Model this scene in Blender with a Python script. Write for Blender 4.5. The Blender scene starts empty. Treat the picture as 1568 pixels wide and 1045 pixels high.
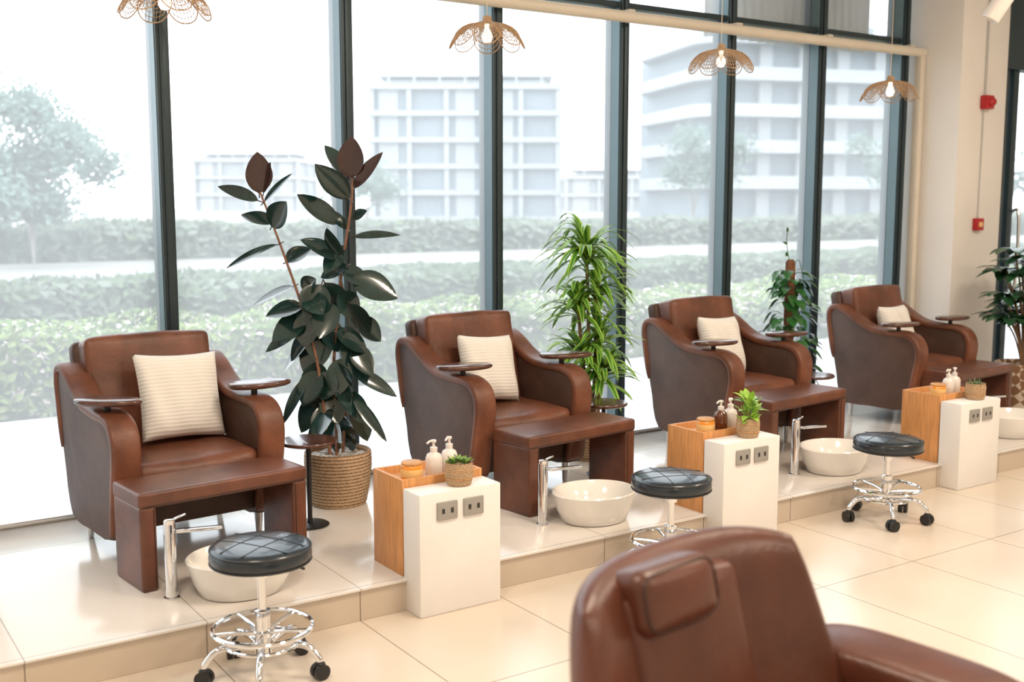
import bpy, bmesh, math, random
from mathutils import Vector, Matrix, noise
pi=math.pi
S=bpy.context.scene
S.view_settings.view_transform='Standard'
S.view_settings.look='None'
PZ=0.13   # platform height
YP=3.70   # platform front edge
YW=5.30   # window plane

# ------------------------------------------------------------------ materials
def M(name,col,rough=.5,metal=0,nz=0,nscale=6,bump=0,bscale=60,spec=.5,emit=None,es=0,coat=0,trans=0,sub=0,stretch=None):
    m=bpy.data.materials.new(name); m.use_nodes=True
    nt=m.node_tree; b=nt.nodes['Principled BSDF']
    b.inputs['Base Color'].default_value=(*col,1)
    b.inputs['Roughness'].default_value=rough
    b.inputs['Metallic'].default_value=metal
    b.inputs['Specular IOR Level'].default_value=spec
    b.inputs['Coat Weight'].default_value=coat
    b.inputs['Transmission Weight'].default_value=trans
    if emit: b.inputs['Emission Color'].default_value=(*emit,1); b.inputs['Emission Strength'].default_value=es
    tc=nt.nodes.new('ShaderNodeTexCoord'); src=tc.outputs['Object']
    if stretch:
        mp=nt.nodes.new('ShaderNodeMapping'); mp.inputs['Scale'].default_value=stretch
        nt.links.new(src,mp.inputs['Vector']); src=mp.outputs['Vector']
    if nz:
        n=nt.nodes.new('ShaderNodeTexNoise'); n.inputs['Scale'].default_value=nscale; n.inputs['Detail'].default_value=7; n.inputs['Roughness'].default_value=.6
        r=nt.nodes.new('ShaderNodeValToRGB')
        r.color_ramp.elements[0].position=.3; r.color_ramp.elements[1].position=.7
        r.color_ramp.elements[0].color=(*[max(0,c*(1-nz)) for c in col],1)
        r.color_ramp.elements[1].color=(*[min(1,c*(1+nz)) for c in col],1)
        nt.links.new(src,n.inputs['Vector']); nt.links.new(n.outputs['Fac'],r.inputs['Fac'])
        nt.links.new(r.outputs['Color'],b.inputs['Base Color'])
    if bump:
        n2=nt.nodes.new('ShaderNodeTexNoise'); n2.inputs['Scale'].default_value=bscale; n2.inputs['Detail'].default_value=3
        bp=nt.nodes.new('ShaderNodeBump'); bp.inputs['Strength'].default_value=bump; bp.inputs['Distance'].default_value=.004
        nt.links.new(src,n2.inputs['Vector']); nt.links.new(n2.outputs['Fac'],bp.inputs['Height']); nt.links.new(bp.outputs['Normal'],b.inputs['Normal'])
    return m

def tile_mat(name,c1,c2,grout,bw,rh,off,rough=.22):
    m=M(name,c1,rough); nt=m.node_tree; b=nt.nodes['Principled BSDF']
    tc=nt.nodes.new('ShaderNodeTexCoord'); mp=nt.nodes.new('ShaderNodeMapping'); mp.inputs['Location'].default_value=off
    br=nt.nodes.new('ShaderNodeTexBrick'); br.offset=0; br.squash=1
    br.inputs['Scale'].default_value=1; br.inputs['Brick Width'].default_value=bw; br.inputs['Row Height'].default_value=rh
    br.inputs['Mortar Size'].default_value=.0025; br.inputs['Mortar Smooth'].default_value=.1; br.inputs['Bias'].default_value=0
    br.inputs['Color1'].default_value=(*c1,1); br.inputs['Color2'].default_value=(*c2,1); br.inputs['Mortar'].default_value=(*grout,1)
    nz=nt.nodes.new('ShaderNodeTexNoise'); nz.inputs['Scale'].default_value=2.2; nz.inputs['Detail'].default_value=6
    mx=nt.nodes.new('ShaderNodeMix'); mx.data_type='RGBA'; mx.blend_type='MULTIPLY'; mx.inputs[0].default_value=.35
    cr=nt.nodes.new('ShaderNodeValToRGB'); cr.color_ramp.elements[0].color=(.78,.76,.72,1); cr.color_ramp.elements[0].position=.3; cr.color_ramp.elements[1].position=.65
    L=nt.links
    L.new(tc.outputs['Object'],mp.inputs['Vector']); L.new(mp.outputs['Vector'],br.inputs['Vector'])
    L.new(tc.outputs['Object'],nz.inputs['Vector']); L.new(nz.outputs['Fac'],cr.inputs['Fac'])
    L.new(br.outputs['Color'],mx.inputs[6]); L.new(cr.outputs['Color'],mx.inputs[7]); L.new(mx.outputs[2],b.inputs['Base Color'])
    return m

LEA=M('leather_brown',(.160,.058,.031),.42,nz=.45,nscale=5,bump=.3,bscale=90)
LEAD=M('leather_side',(.088,.046,.033),.5,nz=.3,nscale=5,bump=.3,bscale=120)
LEAB=M('leather_bench',(.135,.050,.029),.38,nz=.42,nscale=5,bump=.2,bscale=80)
LEAF_=M('leather_recliner',(.100,.031,.017),.33,nz=.3,nscale=5,bump=.25,bscale=110)
SEAM=M('leather_seam',(.04,.016,.01),.5)
TRAY=M('dark_walnut',(.09,.033,.02),.25,nz=.3,nscale=8,coat=.4,stretch=(1,6,1))
CHROME=M('chrome',(.82,.83,.85),.08,1)
STEEL=M('brushed_steel',(.6,.6,.6),.28,1)
BLACK=M('black_rubber',(.012,.012,.013),.45)
BVINYL=M('black_vinyl',(.010,.019,.028),.3,bump=.15,bscale=80,coat=.3)
CERAM=M('white_ceramic',(.86,.84,.80),.12,coat=.5)
WHITEP=M('white_plaster',(.83,.81,.79),.6,nz=.04,nscale=4,bump=.1,bscale=20)
WALLM=M('wall_paint',(.82,.79,.75),.75,nz=.03,nscale=2)
CEILM=M('ceiling_paint',(.78,.76,.73),.8,nz=.03)
OAK=M('oak_plywood',(.63,.30,.11),.42,nz=.2,nscale=9,stretch=(7,7,.8))
FRAME=M('slate_aluminium',(.030,.050,.060),.38,.3,nz=.08,nscale=2)
FRAME2=M('slate_aluminium_light',(.14,.22,.26),.35,.2,nz=.08,nscale=2)
CREAM=M('cream_metal',(.74,.68,.58),.4,nz=.04)
RATTAN=M('rattan',(.55,.36,.21),.6,nz=.2,nscale=30)
BULB=M('bulb',(1,.85,.65),.4,emit=(1,.82,.58),es=3.5)
GREYP=M('socket_grey',(.36,.35,.33),.4,.3,nz=.06)
DARKH=M('socket_dark',(.03,.03,.03),.5)
AMBER=M('amber_glass',(.85,.30,.03),.1,nz=.12,coat=.5)
LABEL=M('paper_label',(.85,.55,.22),.6,nz=.05)
LID=M('wood_lid',(.6,.32,.13),.5,nz=.2,nscale=20)
BOTTLE=M('white_plastic',(.80,.75,.71),.3,nz=.03)
BROWNB=M('brown_glass_bottle',(.12,.035,.012),.12,coat=.6)
RED=M('red_plastic',(.45,.015,.02),.4,nz=.05)
CORR=M('corrugated_steel',(.52,.54,.55),.45,.1,nz=.15,nscale=5)
PEB=M('pebbles',(.45,.43,.4),.7,nz=.4,nscale=40)
STEM=M('stem_brown',(.22,.13,.07),.7,nz=.3,nscale=20)
STEMR=M('stem_reddish',(.25,.12,.07),.6,nz=.3,nscale=20)
FICUS=M('rubber_leaf',(.012,.036,.032),.15,nz=.5,nscale=5,coat=.7)
FICUSR=M('rubber_leaf_young',(.045,.020,.018),.22,nz=.3,nscale=6,coat=.4)
DRG=M('dracaena_green',(.06,.22,.03),.35,nz=.4,nscale=8)
DRY=M('dracaena_edge',(.32,.54,.08),.35,nz=.25,nscale=8)
POTH=M('pothos_leaf',(.03,.13,.03),.3,nz=.5,nscale=8,coat=.2)
PALM=M('fan_leaf',(.025,.09,.035),.3,nz=.45,nscale=8,coat=.2)
LIME=M('succulent_green',(.30,.52,.07),.4,nz=.3,nscale=20)
SAGE=M('succulent_sage',(.16,.25,.12),.5,nz=.3,nscale=20)
MOSS=M('moss_pole',(.17,.075,.04),.95,nz=.5,nscale=40,bump=.8,bscale=90)
TILE=tile_mat('floor_tile',(.74,.65,.55),(.72,.635,.54),(.30,.25,.2),.593,1.2,(-1.80+.593*20,-2.97+12,0))
PTILE=tile_mat('platform_tile',(.75,.70,.65),(.73,.685,.64),(.42,.38,.34),.6,1.2,(-.6+12,-4.93+12,0),rough=.14)
RISER=tile_mat('riser_tile',(.62,.53,.43),(.60,.51,.42),(.25,.2,.15),.6,5,(-.6+12,2,0),rough=.3)

def basket_mat(name,a,b_,sc=60):
    m=M(name,a,.75); nt=m.node_tree; b=nt.nodes['Principled BSDF']
    tc=nt.nodes.new('ShaderNodeTexCoord'); w=nt.nodes.new('ShaderNodeTexWave'); w.bands_direction='Z'
    w.inputs['Scale'].default_value=sc/6.28*2; w.inputs['Distortion'].default_value=2.5; w.inputs['Detail'].default_value=3; w.inputs['Detail Scale'].default_value=6
    r=nt.nodes.new('ShaderNodeValToRGB'); r.color_ramp.elements[0].color=(*b_,1); r.color_ramp.elements[1].color=(*a,1)
    r.color_ramp.elements[0].position=.1; r.color_ramp.elements[1].position=.6
    nt.links.new(tc.outputs['Object'],w.inputs['Vector']); nt.links.new(w.outputs['Fac'],r.inputs['Fac']); nt.links.new(r.outputs['Color'],b.inputs['Base Color'])
    return m
BASK=basket_mat('woven_seagrass',(.56,.40,.25),(.22,.12,.06),60)
BASK2=basket_mat('woven_small',(.62,.45,.28),(.20,.11,.05),150)
def diamond_mat():
    m=M('patterned_basket',(.5,.4,.3),.75); nt=m.node_tree; b=nt.nodes['Principled BSDF']
    tc=nt.nodes.new('ShaderNodeTexCoord'); mp=nt.nodes.new('ShaderNodeMapping'); mp.inputs['Rotation'].default_value=(0,0.785,0)
    c=nt.nodes.new('ShaderNodeTexChecker'); c.inputs['Scale'].default_value=18
    c.inputs['Color1'].default_value=(.62,.52,.42,1); c.inputs['Color2'].default_value=(.23,.12,.06,1)
    nt.links.new(tc.outputs['Object'],mp.inputs['Vector']); nt.links.new(mp.outputs['Vector'],c.inputs['Vector']); nt.links.new(c.outputs['Color'],b.inputs['Base Color'])
    return m
DIAM=diamond_mat()
def pillow_mat():
    m=M('ribbed_cotton',(.85,.83,.79),.9); nt=m.node_tree; b=nt.nodes['Principled BSDF']
    tc=nt.nodes.new('ShaderNodeTexCoord'); w=nt.nodes.new('ShaderNodeTexWave'); w.bands_direction='Z'
    w.inputs['Scale'].default_value=19; w.inputs['Distortion'].default_value=.5; w.inputs['Detail'].default_value=2
    r=nt.nodes.new('ShaderNodeValToRGB'); r.color_ramp.elements[0].color=(.82,.79,.74,1); r.color_ramp.elements[1].color=(.88,.86,.82,1); r.color_ramp.elements[1].position=.35
    bp=nt.nodes.new('ShaderNodeBump'); bp.inputs['Strength'].default_value=.3; bp.inputs['Distance'].default_value=.004
    nt.links.new(tc.outputs['Object'],w.inputs['Vector']); nt.links.new(w.outputs['Fac'],r.inputs['Fac']); nt.links.new(r.outputs['Color'],b.inputs['Base Color'])
    nt.links.new(w.outputs['Fac'],bp.inputs['Height']); nt.links.new(bp.outputs['Normal'],b.inputs['Normal'])
    return m
PILL=pillow_mat()
def glass_mat():
    m=bpy.data.materials.new('window_glass'); m.use_nodes=True; nt=m.node_tree; nt.nodes.clear()
    o=nt.nodes.new('ShaderNodeOutputMaterial'); t=nt.nodes.new('ShaderNodeBsdfTransparent'); t.inputs[0].default_value=(.93,.97,.98,1)
    tl=nt.nodes.new('ShaderNodeBsdfTranslucent'); tl.inputs[0].default_value=(.93,.96,.98,1)
    g=nt.nodes.new('ShaderNodeBsdfGlossy'); g.inputs['Roughness'].default_value=.02
    f=nt.nodes.new('ShaderNodeLayerWeight'); f.inputs[0].default_value=.12
    m1=nt.nodes.new('ShaderNodeMixShader'); m1.inputs[0].default_value=.26  # translucent share veils the view: outdoor haze put into the glass
    m2=nt.nodes.new('ShaderNodeMixShader')
    L=nt.links; L.new(t.outputs[0],m1.inputs[1]); L.new(tl.outputs[0],m1.inputs[2])
    L.new(f.outputs['Fresnel'],m2.inputs[0]); L.new(m1.outputs[0],m2.inputs[1]); L.new(g.outputs[0],m2.inputs[2]); L.new(m2.outputs[0],o.inputs[0])
    return m
GLASS=glass_mat()

# ------------------------------------------------------------------ helpers
def empty(name,loc=(0,0,0),rz=0):
    e=bpy.data.objects.new(name,None); e.empty_display_size=.1; S.collection.objects.link(e)
    e.location=loc; e.rotation_euler=(0,0,rz); return e
def fin(name,bm,mats,parent=None,loc=(0,0,0),rot=(0,0,0),smooth=True,ang=40):
    bmesh.ops.recalc_face_normals(bm,faces=bm.faces)
    me=bpy.data.meshes.new(name); bm.to_mesh(me); bm.free()
    for m in (mats if isinstance(mats,(list,tuple)) else [mats]): me.materials.append(m)
    if smooth:
        me.polygons.foreach_set('use_smooth',[True]*len(me.polygons)); me.set_sharp_from_angle(angle=math.radians(ang))
    ob=bpy.data.objects.new(name,me); S.collection.objects.link(ob)
    ob.location=loc; ob.rotation_euler=rot
    if parent: ob.parent=parent
    return ob
def addbox(bm,c,s,bev=0,seg=2,rot=None,mi=0):
    r=bmesh.ops.create_cube(bm,size=1); vs=r['verts']
    bmesh.ops.scale(bm,vec=s,verts=vs)
    fs=list({f for v in vs for f in v.link_faces})
    if bev:
        es=list({e for v in vs for e in v.link_edges})
        rr=bmesh.ops.bevel(bm,geom=es,offset=bev,segments=seg,profile=.5,affect='EDGES')
        vs=list({v for f in rr['faces'] for v in f.verts}|{v for v in vs if v.is_valid})
        fs=list({f for v in vs for f in v.link_faces})
    if rot: bmesh.ops.rotate(bm,cent=(0,0,0),matrix=rot,verts=vs)
    bmesh.ops.translate(bm,vec=c,verts=vs)
    for f in fs: f.material_index=mi
    return vs
def box(name,c,s,mat,parent=None,bev=0,seg=2,rot=(0,0,0)):
    bm=bmesh.new(); addbox(bm,(0,0,0),s,bev,seg); return fin(name,bm,mat,parent,c,rot)
def lathe_bm(bm,prof,seg=32,c=(0,0,0),sx=1,sy=1,mi=0,fn=None):
    rings=[]
    for (r,z) in prof:
        if r<1e-6: rings.append([bm.verts.new((c[0],c[1],c[2]+z))])
        else:
            ring=[]
            for i in range(seg):
                a=2*pi*i/seg; rr=r+(fn(a,z) if fn else 0)
                ring.append(bm.verts.new((c[0]+rr*sx*math.cos(a),c[1]+rr*sy*math.sin(a),c[2]+z)))
            rings.append(ring)
    for A,B in zip(rings,rings[1:]):
        for i in range(seg):
            j=(i+1)%seg
            if len(A)==1 and len(B)==1: continue
            if len(A)==1: f=bm.faces.new((A[0],B[j],B[i]))
            elif len(B)==1: f=bm.faces.new((A[i],A[j],B[0]))
            else: f=bm.faces.new((A[i],A[j],B[j],B[i]))
            f.material_index=mi
def lathe(name,prof,mat,parent=None,loc=(0,0,0),seg=32,sx=1,sy=1,fn=None,rot=(0,0,0)):
    bm=bmesh.new(); lathe_bm(bm,prof,seg,sx=sx,sy=sy,fn=fn); return fin(name,bm,mat,parent,loc,rot,ang=50)
def cyl_between(bm,a,b,r1,r2=None,seg=10,mi=0):
    a=Vector(a); b=Vector(b); r2=r1 if r2 is None else r2
    d=(b-a).normalized(); u=d.orthogonal().normalized(); v=d.cross(u)
    A=[bm.verts.new(a+(u*math.cos(2*pi*i/seg)+v*math.sin(2*pi*i/seg))*r1) for i in range(seg)]
    B=[bm.verts.new(b+(u*math.cos(2*pi*i/seg)+v*math.sin(2*pi*i/seg))*r2) for i in range(seg)]
    fs=[bm.faces.new((A[i],A[(i+1)%seg],B[(i+1)%seg],B[i])) for i in range(seg)]+[bm.faces.new(A[::-1]),bm.faces.new(B)]
    for f in fs: f.material_index=mi
def catmull(pts,n=6,closed=False):
    P=[Vector(p) for p in pts]; out=[]; N=len(P)
    rng=range(N if closed else N-1)
    for i in rng:
        if closed: p0,p1,p2,p3=P[(i-1)%N],P[i],P[(i+1)%N],P[(i+2)%N]
        else: p0,p1,p2,p3=P[max(i-1,0)],P[i],P[i+1],P[min(i+2,N-1)]
        for k in range(n):
            t=k/n
            out.append(.5*((2*p1)+(-p0+p2)*t+(2*p0-5*p1+4*p2-p3)*t*t+(-p0+3*p1-3*p2+p3)*t**3))
    if not closed: out.append(P[-1])
    return out
def tube_bm(bm,pts,r,seg=8,mi=0,closed=False,rfn=None):
    N=len(pts); rings=[]; pts=[Vector(p) for p in pts]
    u=None
    for i,p in enumerate(pts):
        if closed: t=(pts[(i+1)%N]-pts[i-1]).normalized()
        else: t=(pts[min(i+1,N-1)]-pts[max(i-1,0)]).normalized()
        if u is None: u=t.orthogonal().normalized()
        else:
            u=(u-t*u.dot(t)); u=u.normalized() if u.length>1e-6 else t.orthogonal().normalized()
        v=t.cross(u); rr=r*(rfn(i/(N-1)) if rfn else 1)
        rings.append([bm.verts.new(p+(u*math.cos(2*pi*k/seg)+v*math.sin(2*pi*k/seg))*rr) for k in range(seg)])
    pr=list(zip(rings,rings[1:]))+([(rings[-1],rings[0])] if closed else [])
    for A,B in pr:
        for k in range(seg):
            f=bm.faces.new((A[k],A[(k+1)%seg],B[(k+1)%seg],B[k])); f.material_index=mi
    if not closed:
        for rg in (rings[0][::-1],rings[-1]):
            f=bm.faces.new(rg); f.material_index=mi
def tube(name,pts,r,mat,parent=None,seg=8,closed=False,loc=(0,0,0),rfn=None):
    bm=bmesh.new(); tube_bm(bm,pts,r,seg,0,closed,rfn); return fin(name,bm,mat,parent,loc)
def extrude_yz(name,prof,x0,x1,mat,parent,bev=.012,smoothn=4):
    P=catmull([(0,p[0],p[1]) for p in prof],smoothn,closed=True) if smoothn else [Vector((0,p[0],p[1])) for p in prof]
    bm=bmesh.new()
    A=[bm.verts.new((x0,p.y,p.z)) for p in P]; B=[bm.verts.new((x1,p.y,p.z)) for p in P]
    fa=bm.faces.new(A); fb=bm.faces.new(B[::-1]); N=len(P)
    for i in range(N): bm.faces.new((A[i],B[i],B[(i+1)%N],A[(i+1)%N]))
    if bev:
        es=list({e for f in (fa,fb) for e in f.edges})
        bmesh.ops.bevel(bm,geom=es,offset=bev,segments=3,profile=.5,affect='EDGES')
    return fin(name,bm,mat,parent)
def band_yz(name,path,xc,hw,th,mat,parent,n=5):
    """rounded padded strip following a path in the YZ plane"""
    P=catmull([(0,p[0],p[1]) for p in path],n); N=len(P); bm=bmesh.new(); rings=[]
    K=20
    for i,p in enumerate(P):
        t=(P[min(i+1,N-1)]-P[max(i-1,0)]).normalized(); nn=Vector((0,-t.z,t.y))
        ring=[]
        e=min(1,math.sqrt(max(0.02,min(i,N-1-i)/2.5)))
        for k in range(K):
            a=2*pi*k/K; c,s=math.cos(a),math.sin(a)
            cx=math.copysign(abs(c)**.38,c)*hw*(.93+.07*e); cn=math.copysign(abs(s)**.6,s)*th*.5*e
            ring.append(bm.verts.new(Vector((xc+cx,p.y,p.z))+nn*cn))
        rings.append(ring)
    for A,B in zip(rings,rings[1:]):
        for k in range(K): bm.faces.new((A[k],A[(k+1)%K],B[(k+1)%K],B[k]))
    bm.faces.new(rings[0][::-1]); bm.faces.new(rings[-1])
    return fin(name,bm,mat,parent,ang=60)
def puff(name,c,s,mat,parent,rot=(0,0,0),e=5.0,bulge=.0,n=16,r=None,wr=0):
    """soft cushion: rounded box with edge radius r and bulging faces"""
    bm=bmesh.new(); bmesh.ops.create_cube(bm,size=2)
    bmesh.ops.subdivide_edges(bm,edges=bm.edges[:],cuts=n,use_grid_fill=True)
    if r is None: r=min(s)*.3
    hx,hy,hz=s[0]/2,s[1]/2,s[2]/2
    warp=lambda q: math.sin(pi/2*q)
    for v in bm.verts:
        q=Vector((warp(v.co.x)*hx,warp(v.co.y)*hy,warp(v.co.z)*hz))
        inn=Vector((max(-hx+r,min(hx-r,q.x)),max(-hy+r,min(hy-r,q.y)),max(-hz+r,min(hz-r,q.z))))
        d=q-inn
        if d.length>1e-7: q=inn+d.normalized()*r if (abs(d.x)>1e-7)+(abs(d.y)>1e-7)+(abs(d.z)>1e-7)>1 else q
        X,Y,Z=q.x/hx,q.y/hy,q.z/hz
        q.y*=1+bulge*(1-X*X)*(1-Z*Z); q.z*=1+bulge*.5*(1-X*X)*(1-Y*Y)
        if wr: q+=noise.noise_vector(q*9+Vector(c)*3)*wr
        v.co=q
    return fin(name,bm,mat,parent,c,rot,ang=80)
def add_leaf(bm,p,d,n,L,W,bend=.3,fold=.15,shape=.8,seg=8,mi=0,edge=None,pw=.8):
    p=Vector(p); d=Vector(d).normalized(); n=Vector(n)
    s=d.cross(n)
    if s.length<1e-3: s=d.orthogonal()
    s.normalize(); rows=[]
    for i in range(seg+1):
        t=i/seg; w=W/2*max(.02,math.sin(pi*min(1,t**shape))**pw if 0<t<1 else .02)
        dd=(d+Vector((0,0,-1))*bend*t*1.5).normalized(); nn=s.cross(dd).normalized()
        if edge is None: row=[p-s*w+nn*fold*w,p.copy(),p+s*w+nn*fold*w]
        else: row=[p-s*w+nn*fold*w,p-s*w*.45+nn*fold*w*.4,p+s*w*.45+nn*fold*w*.4,p+s*w+nn*fold*w]
        rows.append([bm.verts.new(q) for q in row]); p=p+dd*L/seg
    for A,B in zip(rows,rows[1:]):
        for k in range(len(A)-1):
            f=bm.faces.new((A[k],A[k+1],B[k+1],B[k])); f.material_index=mi if edge is None or k==1 else edge

# ------------------------------------------------------------------ room shell
bm=bmesh.new(); addbox(bm,(3.5,.2,0),(14,10.5,.1)); fin('floor',bm,TILE,None,(0,0,-.05),smooth=False)
bm=bmesh.new(); addbox(bm,(3.4,(YP+.012+5.42)/2,.061),(13.8,5.42-YP-.012,.120),.0)
plat=fin('platform_floor',bm,RISER,smooth=False)
bm=bmesh.new(); addbox(bm,(3.4,(YP+5.42)/2,PZ-.0045),(13.8,5.42-YP,.009),.002)
fin('platform_tiles',bm,PTILE,plat)
CH=3.6
box('ceiling',(3.5,.2,CH+.05),(14,10.5,.1),CEILM)
box('wall_left',(-3.05,.2,CH/2),(.1,10.5,CH),WALLM)
box('wall_back',(3.5,-5.1,CH/2),(14,.1,CH),WALLM)
box('wall_right',(10.45,.2,CH/2),(.1,10.5,CH),WALLM)
box('wall_column',(7.485,5.19,CH/2+.05),(.57,.56,CH-.1),WALLM,bev=.006)
box('trim_column_side',(7.17,5.235,1.42),(.05,.06,2.55),CREAM,bev=.004)

mx=[-2.12,-1.19,-.26,.67,1.60,2.548,3.477,4.397,5.30,6.174,7.08]
win=empty('window_1',(0,0,0))
for i,x in enumerate(mx):
    bm=bmesh.new()
    addbox(bm,(x,YW+.07,(CH+PZ)/2),(.062,.16,CH-PZ),.004)
    addbox(bm,(x+.002,YW-.016,(CH+PZ)/2),(.034,.014,CH-PZ),.003)
    fin('mullion_%d'%i,bm,FRAME,win)
    bm=bmesh.new(); addbox(bm,(x-.0325,YW+.045,(CH+PZ)/2),(.004,.075,CH-PZ)); fin('mullion_pale_side_%d'%i,bm,FRAME2,win)  # paler copy of the frame metal puts the left face's brighter look into colour
bm=bmesh.new()
addbox(bm,(2.5,YW+.06,2.785),(9.3,.10,.035),.003)
addbox(bm,(2.5,YW+.06,CH-.03),(9.3,.12,.06),.003)
fin('transom',bm,FRAME,win)
box('sill_rail',(2.5,YW+.07,PZ+.012),(9.3,.12,.024),STEEL,win,bev=.003)
def pane(name,x0,x1,y,z0,z1,parent):
    bm=bmesh.new(); bm.faces.new([bm.verts.new(p) for p in ((x0,y,z0),(x1,y,z0),(x1,y,z1),(x0,y,z1))]); return fin(name,bm,GLASS,parent,smooth=False)
pane('glass_pane',-2.6,7.2,YW+.09,PZ,CH,win)
rb=empty('roller_blind',(0,0,0))
bm=bmesh.new(); cyl_between(bm,(-2.6,YW-.075,2.70),(7.19,YW-.075,2.70),.034,seg=20)
for x in mx: addbox(bm,(x,YW-.04,2.715),(.05,.06,.07),.004)
fin('cassette',bm,CREAM,rb)
bm=bmesh.new(); nx=150; z0,z1=2.72,3.75; row0=[];row1=[]
for i in range(nx*2+1):
    x=5.36+i*(7.05-5.36)/(nx*2); y=5.62+.018*math.sin(x*2*pi/.085)
    row0.append(bm.verts.new((x,y,z0))); row1.append(bm.verts.new((x,y,z1)))
for i in range(nx*2): bm.faces.new((row0[i],row0[i+1],row1[i+1],row1[i]))
fin('corrugated_canopy_panel',bm,CORR,ang=80)
door=empty('door_1',(0,0,0))
bm=bmesh.new()
for x,w in ((7.83,.09),(7.97,.07),(8.9,.09),(9.9,.1)): addbox(bm,(x,5.0,(2.62+PZ)/2),(w,.09,2.62-PZ),.004)
addbox(bm,(8.87,5.0,3.1),(2.2,.12,1.0),.004); addbox(bm,(8.87,5.0,PZ+.06),(2.2,.08,.12),.004)
fin('door_frame',bm,FRAME,door)
pane('door_glass',7.8,9.9,5.02,.2,2.6,door)
tube('door_handle',catmull([(8.0,4.955,.95),(8.0,4.90,.98),(8.0,4.90,1.5),(8.0,4.955,1.53)],5),.012,STEEL,door)
box('wall_over_right',(10.2,5.2,CH/2),(.5,.5,CH-.3),WALLM)

fa=empty('fire_alarm_sounder',(7.49,4.91,2.33))
box('alarm_body',(0,-.03,0),(.10,.06,.10),RED,fa,bev=.012)
lathe('alarm_dome',[(0,.035),(.02,.032),(.033,.015),(.036,0)],RED,fa,(0,-.06,0),24,rot=(pi/2,0,0))
fc=empty('fire_alarm_call_point',(7.47,4.91,1.44))
box('call_point_body',(0,-.02,0),(.09,.04,.09),RED,fc,bev=.006)
box('call_point_glass',(0,-.042,0),(.045,.004,.035),LABEL,fc,bev=.001)
co=tube('conduit_cable',[(7.49,4.90,3.55),(7.49,4.90,2.39)],.007,STEEL,None)
tube('cable_lower',[(7.48,4.90,2.28),(7.475,4.90,1.48)],.004,STEEL,co)

# ------------------------------------------------------------------ armchair
def armchair(x,y,rz,ta,tb):
    E=empty('armchair',(x,y,PZ),rz)
    prof=[(.22,.11),(.27,.30),(.315,.50),(.345,.68),(.335,.735),(.29,.75),(.22,.72),(.12,.655),(.02,.612),(-.12,.597),(-.23,.595),(-.295,.57),(-.322,.52),(-.322,.44),(-.305,.33),(-.29,.22),(-.275,.11),(0,.10)]
    bpath=[(.30,.40),(.335,.60),(.347,.69),(.33,.742),(.28,.752),(.21,.722),(.12,.665),(.02,.622),(-.12,.607),(-.23,.603),(-.30,.577),(-.336,.52),(-.338,.44),(-.318,.33),(-.298,.22),(-.285,.125)]
    for s,nm in ((-1,'left'),(1,'right')):
        x0,x1=sorted((s*.272,s*.368))
        extrude_yz('arm_panel_'+nm,prof,x0,x1,LEAD,E,bev=.012,smoothn=3)
        band_yz('arm_pad_'+nm,bpath,s*.318,.060,.044,LEA,E)
        a=ta if s<0 else tb
        cx,cy=s*.335,-.17
        bm=bmesh.new()
        lathe_bm(bm,[(0,.0),(.9,.0),(.98,.006),(1,.013),(.98,.020),(.93,.024),(0,.022)],40)
        for v in bm.verts:
            v.co.x*=.145*(1+.12*v.co.x); v.co.y*=.078
        fin('tray_'+nm,bm,TRAY,E,(cx,cy,.655),(0,0,math.radians(a)),ang=60)
        lathe('tray_post_'+nm,[(0,0),(.03,0),(.03,.012),(.014,.016),(.014,.05),(0,.05)],BLACK,E,(cx*.97,cy,.612),16)
    box('base',(0,-.03,.2),(.55,.46,.14),LEAD,E,bev=.01)
    puff('seat_cushion',(0,-.07,.345),(.545,.51,.15),LEA,E,rot=(math.radians(1.5),0,0),r=.04,bulge=.08,wr=.006)
    tube('seat_piping',catmull([(-.245,-.322,.295),(-.1,-.325,.296),(.1,-.325,.296),(.245,-.322,.295)],4),.004,SEAM,E)
    tilt=math.radians(-12)
    puff('back_shell',(0,.285,.485),(.60,.085,.75),LEAD,E,rot=(tilt,0,0),r=.03)
    puff('back_cushion',(0,.215,.63),(.57,.14,.50),LEA,E,rot=(tilt,0,0),r=.032,bulge=.10,wr=.006)
    W2,H2=.266,.232; loop=[]
    for cx,cz,a0 in ((W2-.03,H2-.03,0),(-W2+.03,H2-.03,pi/2),(-W2+.03,-H2+.03,pi),(W2-.03,-H2+.03,1.5*pi)):
        for i in range(5):
            a=a0+pi/2*i/4; loop.append(Vector((cx+.03*math.cos(a),-.062,cz+.03*math.sin(a))))
    R=Matrix.Rotation(tilt,3,'X'); loop=[R@p+Vector((0,.215,.63)) for p in loop]
    tube('back_piping',loop,.0035,SEAM,E,6,closed=True)
    for lx in (-.30,.30):
        for ly in (-.23,.19):
            lathe('leg',[(0,0),(.011,0),(.013,.01),(.020,.115),(0,.115)],STEEL,E,(lx,ly,0),14)
    return E
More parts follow.
